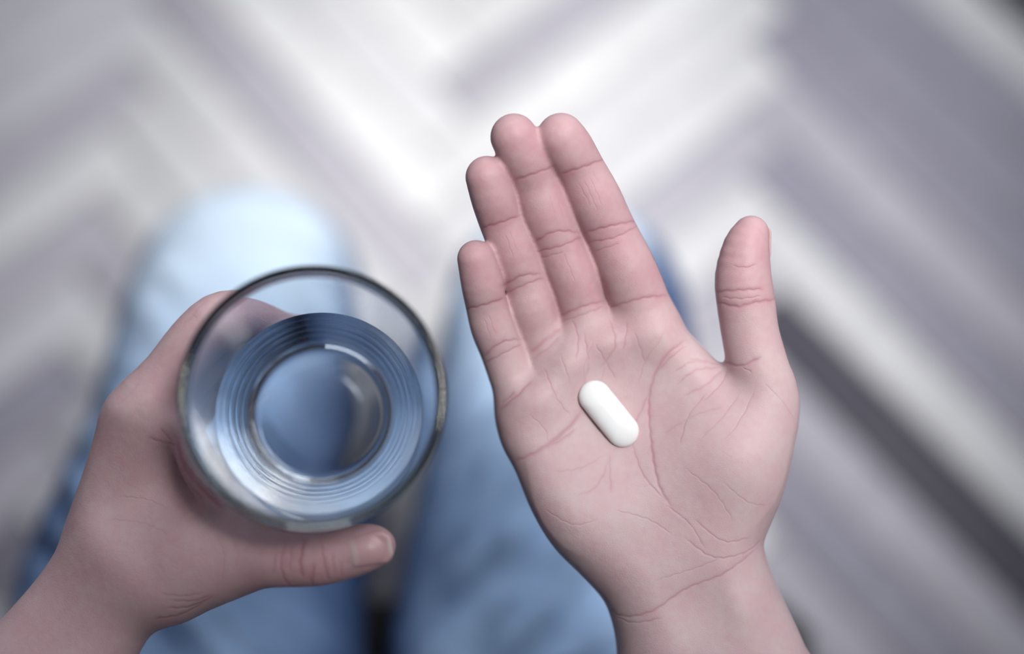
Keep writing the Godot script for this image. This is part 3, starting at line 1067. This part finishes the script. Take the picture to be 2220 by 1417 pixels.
# arms to the shoulders, neck and head behind the camera, and the clothes on them
func upper_body(who: Node3D, body: ArrayMesh) -> void:
	var f := Field.new()
	var ball := func(p: Vector3, r: float) -> Vector4:
		return Vector4(p.x, p.y, p.z, r)
	var elbow_r := CAM + look * Vector3(0.135, -0.33, -0.55)
	var elbow_l := CAM + look * Vector3(-0.35, -0.22, -0.54)
	var sh_r := Vector3(0.11, 1.09, 0.16)
	var sh_l := Vector3(-0.23, 1.09, 0.16)
	f.chain([ball.call(at(1535, 1400, 0.518), 0.016), ball.call(at(1550, 1450, 0.520), 0.024), ball.call(at(1570, 1640, 0.52), 0.035), ball.call(elbow_r.lerp(at(1570, 1640, 0.52), 0.4), 0.040), ball.call(elbow_r, 0.040), ball.call(elbow_r.lerp(sh_r, 0.5), 0.046), ball.call(sh_r, 0.048)], 0.02, true)
	f.chain([ball.call(at(-45, 1435, 0.511), 0.014), ball.call(at(-95, 1470, 0.512), 0.024), ball.call(at(-180, 1540, 0.515), 0.033), ball.call(elbow_l.lerp(at(-180, 1540, 0.515), 0.4), 0.038), ball.call(elbow_l, 0.040), ball.call(elbow_l.lerp(sh_l, 0.5), 0.046), ball.call(sh_l, 0.048)], 0.02, true)
	f.chain([ball.call(sh_l, 0.045), ball.call(Vector3(-0.06, 1.06, 0.17), 0.08), ball.call(sh_r, 0.045)], 0.05, true)
	f.chain([ball.call(Vector3(-0.06, 1.08, 0.18), 0.06), ball.call(Vector3(-0.06, 1.17, 0.18), 0.052), ball.call(Vector3(-0.06, 1.26, 0.19), 0.055)], 0.03, true)
	f.chain([ball.call(Vector3(-0.06, 1.38, 0.215), 0.088), ball.call(Vector3(-0.06, 1.37, 0.18), 0.078)], 0.03, true)
	f.chain([ball.call(Vector3(-0.06, 1.32, 0.17), 0.065), ball.call(Vector3(-0.06, 1.268, 0.135), 0.034)], 0.03, true)
	f.chain([ball.call(Vector3(-0.06, 1.375, 0.103), 0.009), ball.call(Vector3(-0.06, 1.335, 0.085), 0.013)], 0.015, true)
	f.chain([ball.call(Vector3(-0.082, 1.305, 0.108), 0.006), ball.call(Vector3(-0.06, 1.302, 0.100), 0.009), ball.call(Vector3(-0.038, 1.305, 0.108), 0.006)], 0.008, true)
	for s in [-1.0, 1.0]:
		f.chain([ball.call(Vector3(-0.06 + s * 0.018, 1.39, 0.105), 0.010), ball.call(Vector3(-0.06 + s * 0.05, 1.388, 0.122), 0.010)], 0.015, true)
		f.chain([ball.call(Vector3(-0.06 + s * 0.084, 1.39, 0.205), 0.012), ball.call(Vector3(-0.06 + s * 0.080, 1.345, 0.195), 0.010)], 0.010, true)
		f.chain([ball.call(Vector3(-0.06 + s * 0.031, 1.366, 0.116), 0.0125), ball.call(Vector3(-0.06 + s * 0.032, 1.366, 0.117), 0.0125)], 0.004, true)
	var got := mesh_field(f, Vector3(-0.50, 0.55, -0.22), Vector3(0.24, 1.50, 0.34), 0.006, 0.06)
	var col := PackedColorArray()
	for p: Vector3 in got[0]:
		col.append(Color(0.53, 0.365, 0.375))
	surface(body, got[0], got[1], got[2], col)
	var m := plain(Color.WHITE, 0.52)
	m.vertex_color_use_as_albedo = true
	body.surface_set_material(body.get_surface_count() - 1, m)
	for s in [-1.0, 1.0]:
		var white := SphereMesh.new()
		white.radius = 0.0128
		white.height = 0.0256
		white.radial_segments = 24
		white.rings = 12
		put("eye", white, plain(Color(0.9, 0.89, 0.87), 0.25), who, Vector3(-0.06 + s * 0.032, 1.366, 0.1150) - BASE)
		var iris := SphereMesh.new()
		iris.radius = 0.0068
		iris.height = 0.0136
		iris.radial_segments = 20
		iris.rings = 10
		put("iris", iris, plain(Color(0.20, 0.14, 0.10), 0.2), who, Vector3(-0.06 + s * 0.032, 1.363, 0.1088) - BASE)
	# hair: a close cap over the skull
	var hf := Field.new()
	hf.chain([ball.call(Vector3(-0.06, 1.405, 0.225), 0.094), ball.call(Vector3(-0.06, 1.41, 0.185), 0.078)], 0.03, true)
	hf.chain([ball.call(Vector3(-0.06, 1.35, 0.25), 0.075), ball.call(Vector3(-0.06, 1.28, 0.25), 0.05)], 0.03, true)
	got = mesh_field(hf, Vector3(-0.18, 1.2, 0.08), Vector3(0.06, 1.52, 0.36), 0.006, 0.06)
	put("hair", plain_mesh(got), plain(Color(0.16, 0.11, 0.08), 0.6), who, -BASE)
	# a dark shirt with short sleeves
	var sf := Field.new()
	sf.chain([ball.call(Vector3(-0.06, 0.56, 0.12), 0.13), ball.call(Vector3(-0.06, 0.72, 0.16), 0.12), ball.call(Vector3(-0.06, 0.98, 0.18), 0.105)], 0.06, true)
	sf.chain([ball.call(Vector3(-0.14, 0.96, 0.17), 0.10), ball.call(Vector3(0.02, 0.96, 0.17), 0.10)], 0.08, true)
	sf.chain([ball.call(Vector3(-0.14, 0.60, 0.13), 0.10), ball.call(Vector3(0.02, 0.60, 0.13), 0.10)], 0.08, true)
	sf.chain([ball.call(Vector3(-0.06, 1.07, 0.175), 0.09), ball.call(Vector3(-0.06, 1.125, 0.18), 0.066)], 0.05, true)
	sf.chain([ball.call(Vector3(-0.10, 1.07, 0.17), 0.085), ball.call(sh_l, 0.068), ball.call(sh_l.lerp(elbow_l, 0.5), 0.057)], 0.04, true)
	sf.chain([ball.call(Vector3(-0.02, 1.07, 0.17), 0.085), ball.call(sh_r, 0.068), ball.call(sh_r.lerp(elbow_r, 0.5), 0.057)], 0.04, true)
	got = mesh_field(sf, Vector3(-0.45, 0.36, -0.05), Vector3(0.28, 1.24, 0.36), 0.008, 0.08)
	put("shirt", plain_mesh(got), plain(Color(0.22, 0.23, 0.26), 0.9), who, -BASE)
	# shoes, under the knees
	for x in [at(540, 665, 0.93).x, at(1228, 690, 0.93).x]:
		var z := at(540, 665, 0.93).z
		var ff := Field.new()
		ff.chain([Vector4(x, 0.045, z + 0.07, 0.043), Vector4(x, 0.05, z - 0.02, 0.045), Vector4(x, 0.042, z - 0.10, 0.040), Vector4(x, 0.036, z - 0.15, 0.034)], 0.02, true)
		ff.chain([Vector4(x, 0.05, z + 0.04, 0.045), Vector4(x, 0.10, z + 0.035, 0.045)], 0.02, true)
		got = mesh_field(ff, Vector3(x - 0.06, -0.01, z - 0.20), Vector3(x + 0.06, 0.16, z + 0.13), 0.006, 0.05)
		put("shoe", plain_mesh(got), plain(Color(0.85, 0.85, 0.84), 0.6), who, -BASE)

func plain_mesh(got: Array) -> ArrayMesh:
	var am := ArrayMesh.new()
	surface(am, got[0], got[1], got[2])
	return am

# ------------------------------------------------------------------ jeans
func jeans(who: Node3D) -> void:
	var f := Field.new()
	var ch := func(list: Array, k: float, base: bool) -> void:
		var out := []
		for s in list:
			out.append(Vector4(s[0], s[1], s[2], s[3]))
		f.chain(out, k, base, 3)
	var lk := at(540, 665, 0.93)
	var lt := at(405, 1417, 0.78)
	var rk := at(1228, 690, 0.93)
	var rt := at(1225, 1417, 0.78)
	ch.call([[-0.13, 0.53, 0.09, 0.105], [-0.06, 0.54, 0.12, 0.115], [0.01, 0.53, 0.09, 0.105]], 0.05, true)
	ch.call([[-0.14, 0.52, 0.06, 0.10], [lt.x, lt.y, lt.z, 0.096], [lerpf(lt.x, lk.x, 0.5) + 0.009, lerpf(lt.y, lk.y, 0.5), lerpf(lt.z, lk.z, 0.5), 0.090], [lk.x, lk.y, lk.z, 0.077], [lk.x, lk.y - 0.06, lk.z - 0.008, 0.068], [lk.x, 0.20, lk.z + 0.01, 0.066], [lk.x, 0.07, lk.z + 0.03, 0.062]], 0.03, false)
	ch.call([[0.02, 0.52, 0.06, 0.10], [rt.x, rt.y, rt.z, 0.096], [lerpf(rt.x, rk.x, 0.5), lerpf(rt.y, rk.y, 0.5), lerpf(rt.z, rk.z, 0.5), 0.085], [rk.x, rk.y, rk.z, 0.079], [rk.x, rk.y - 0.06, rk.z - 0.008, 0.068], [rk.x, 0.20, rk.z + 0.01, 0.066], [rk.x, 0.07, rk.z + 0.03, 0.062]], 0.03, false)
	var got := mesh_field(f, Vector3(-0.32, 0.04, -0.52), Vector3(0.22, 0.66, 0.26), 0.006, 0.05)
	var v: PackedVector3Array = got[0]
	var n: PackedVector3Array = got[1]
	var fold := noise(9.0, 21, 2)
	var wear := noise(14.0, 31, 4)
	var col := PackedColorArray()
	for i in v.size():
		var p := v[i]
		var side := -1.0 if p.x < BASE.x else 1.0
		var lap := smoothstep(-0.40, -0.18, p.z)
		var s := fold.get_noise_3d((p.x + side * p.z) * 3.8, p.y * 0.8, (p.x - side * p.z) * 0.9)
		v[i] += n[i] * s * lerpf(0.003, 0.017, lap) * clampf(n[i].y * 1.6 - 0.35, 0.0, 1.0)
		# faded on the front of the thighs and the knees, dark indigo on the sides; lap shade painted in, more on the left
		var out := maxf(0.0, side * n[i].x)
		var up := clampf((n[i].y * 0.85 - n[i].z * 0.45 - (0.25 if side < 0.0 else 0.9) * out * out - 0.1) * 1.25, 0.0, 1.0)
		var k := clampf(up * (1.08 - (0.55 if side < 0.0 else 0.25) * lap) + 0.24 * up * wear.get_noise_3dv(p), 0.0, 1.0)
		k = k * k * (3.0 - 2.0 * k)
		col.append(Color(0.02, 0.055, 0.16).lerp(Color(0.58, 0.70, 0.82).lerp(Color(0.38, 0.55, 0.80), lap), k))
	var am := ArrayMesh.new()
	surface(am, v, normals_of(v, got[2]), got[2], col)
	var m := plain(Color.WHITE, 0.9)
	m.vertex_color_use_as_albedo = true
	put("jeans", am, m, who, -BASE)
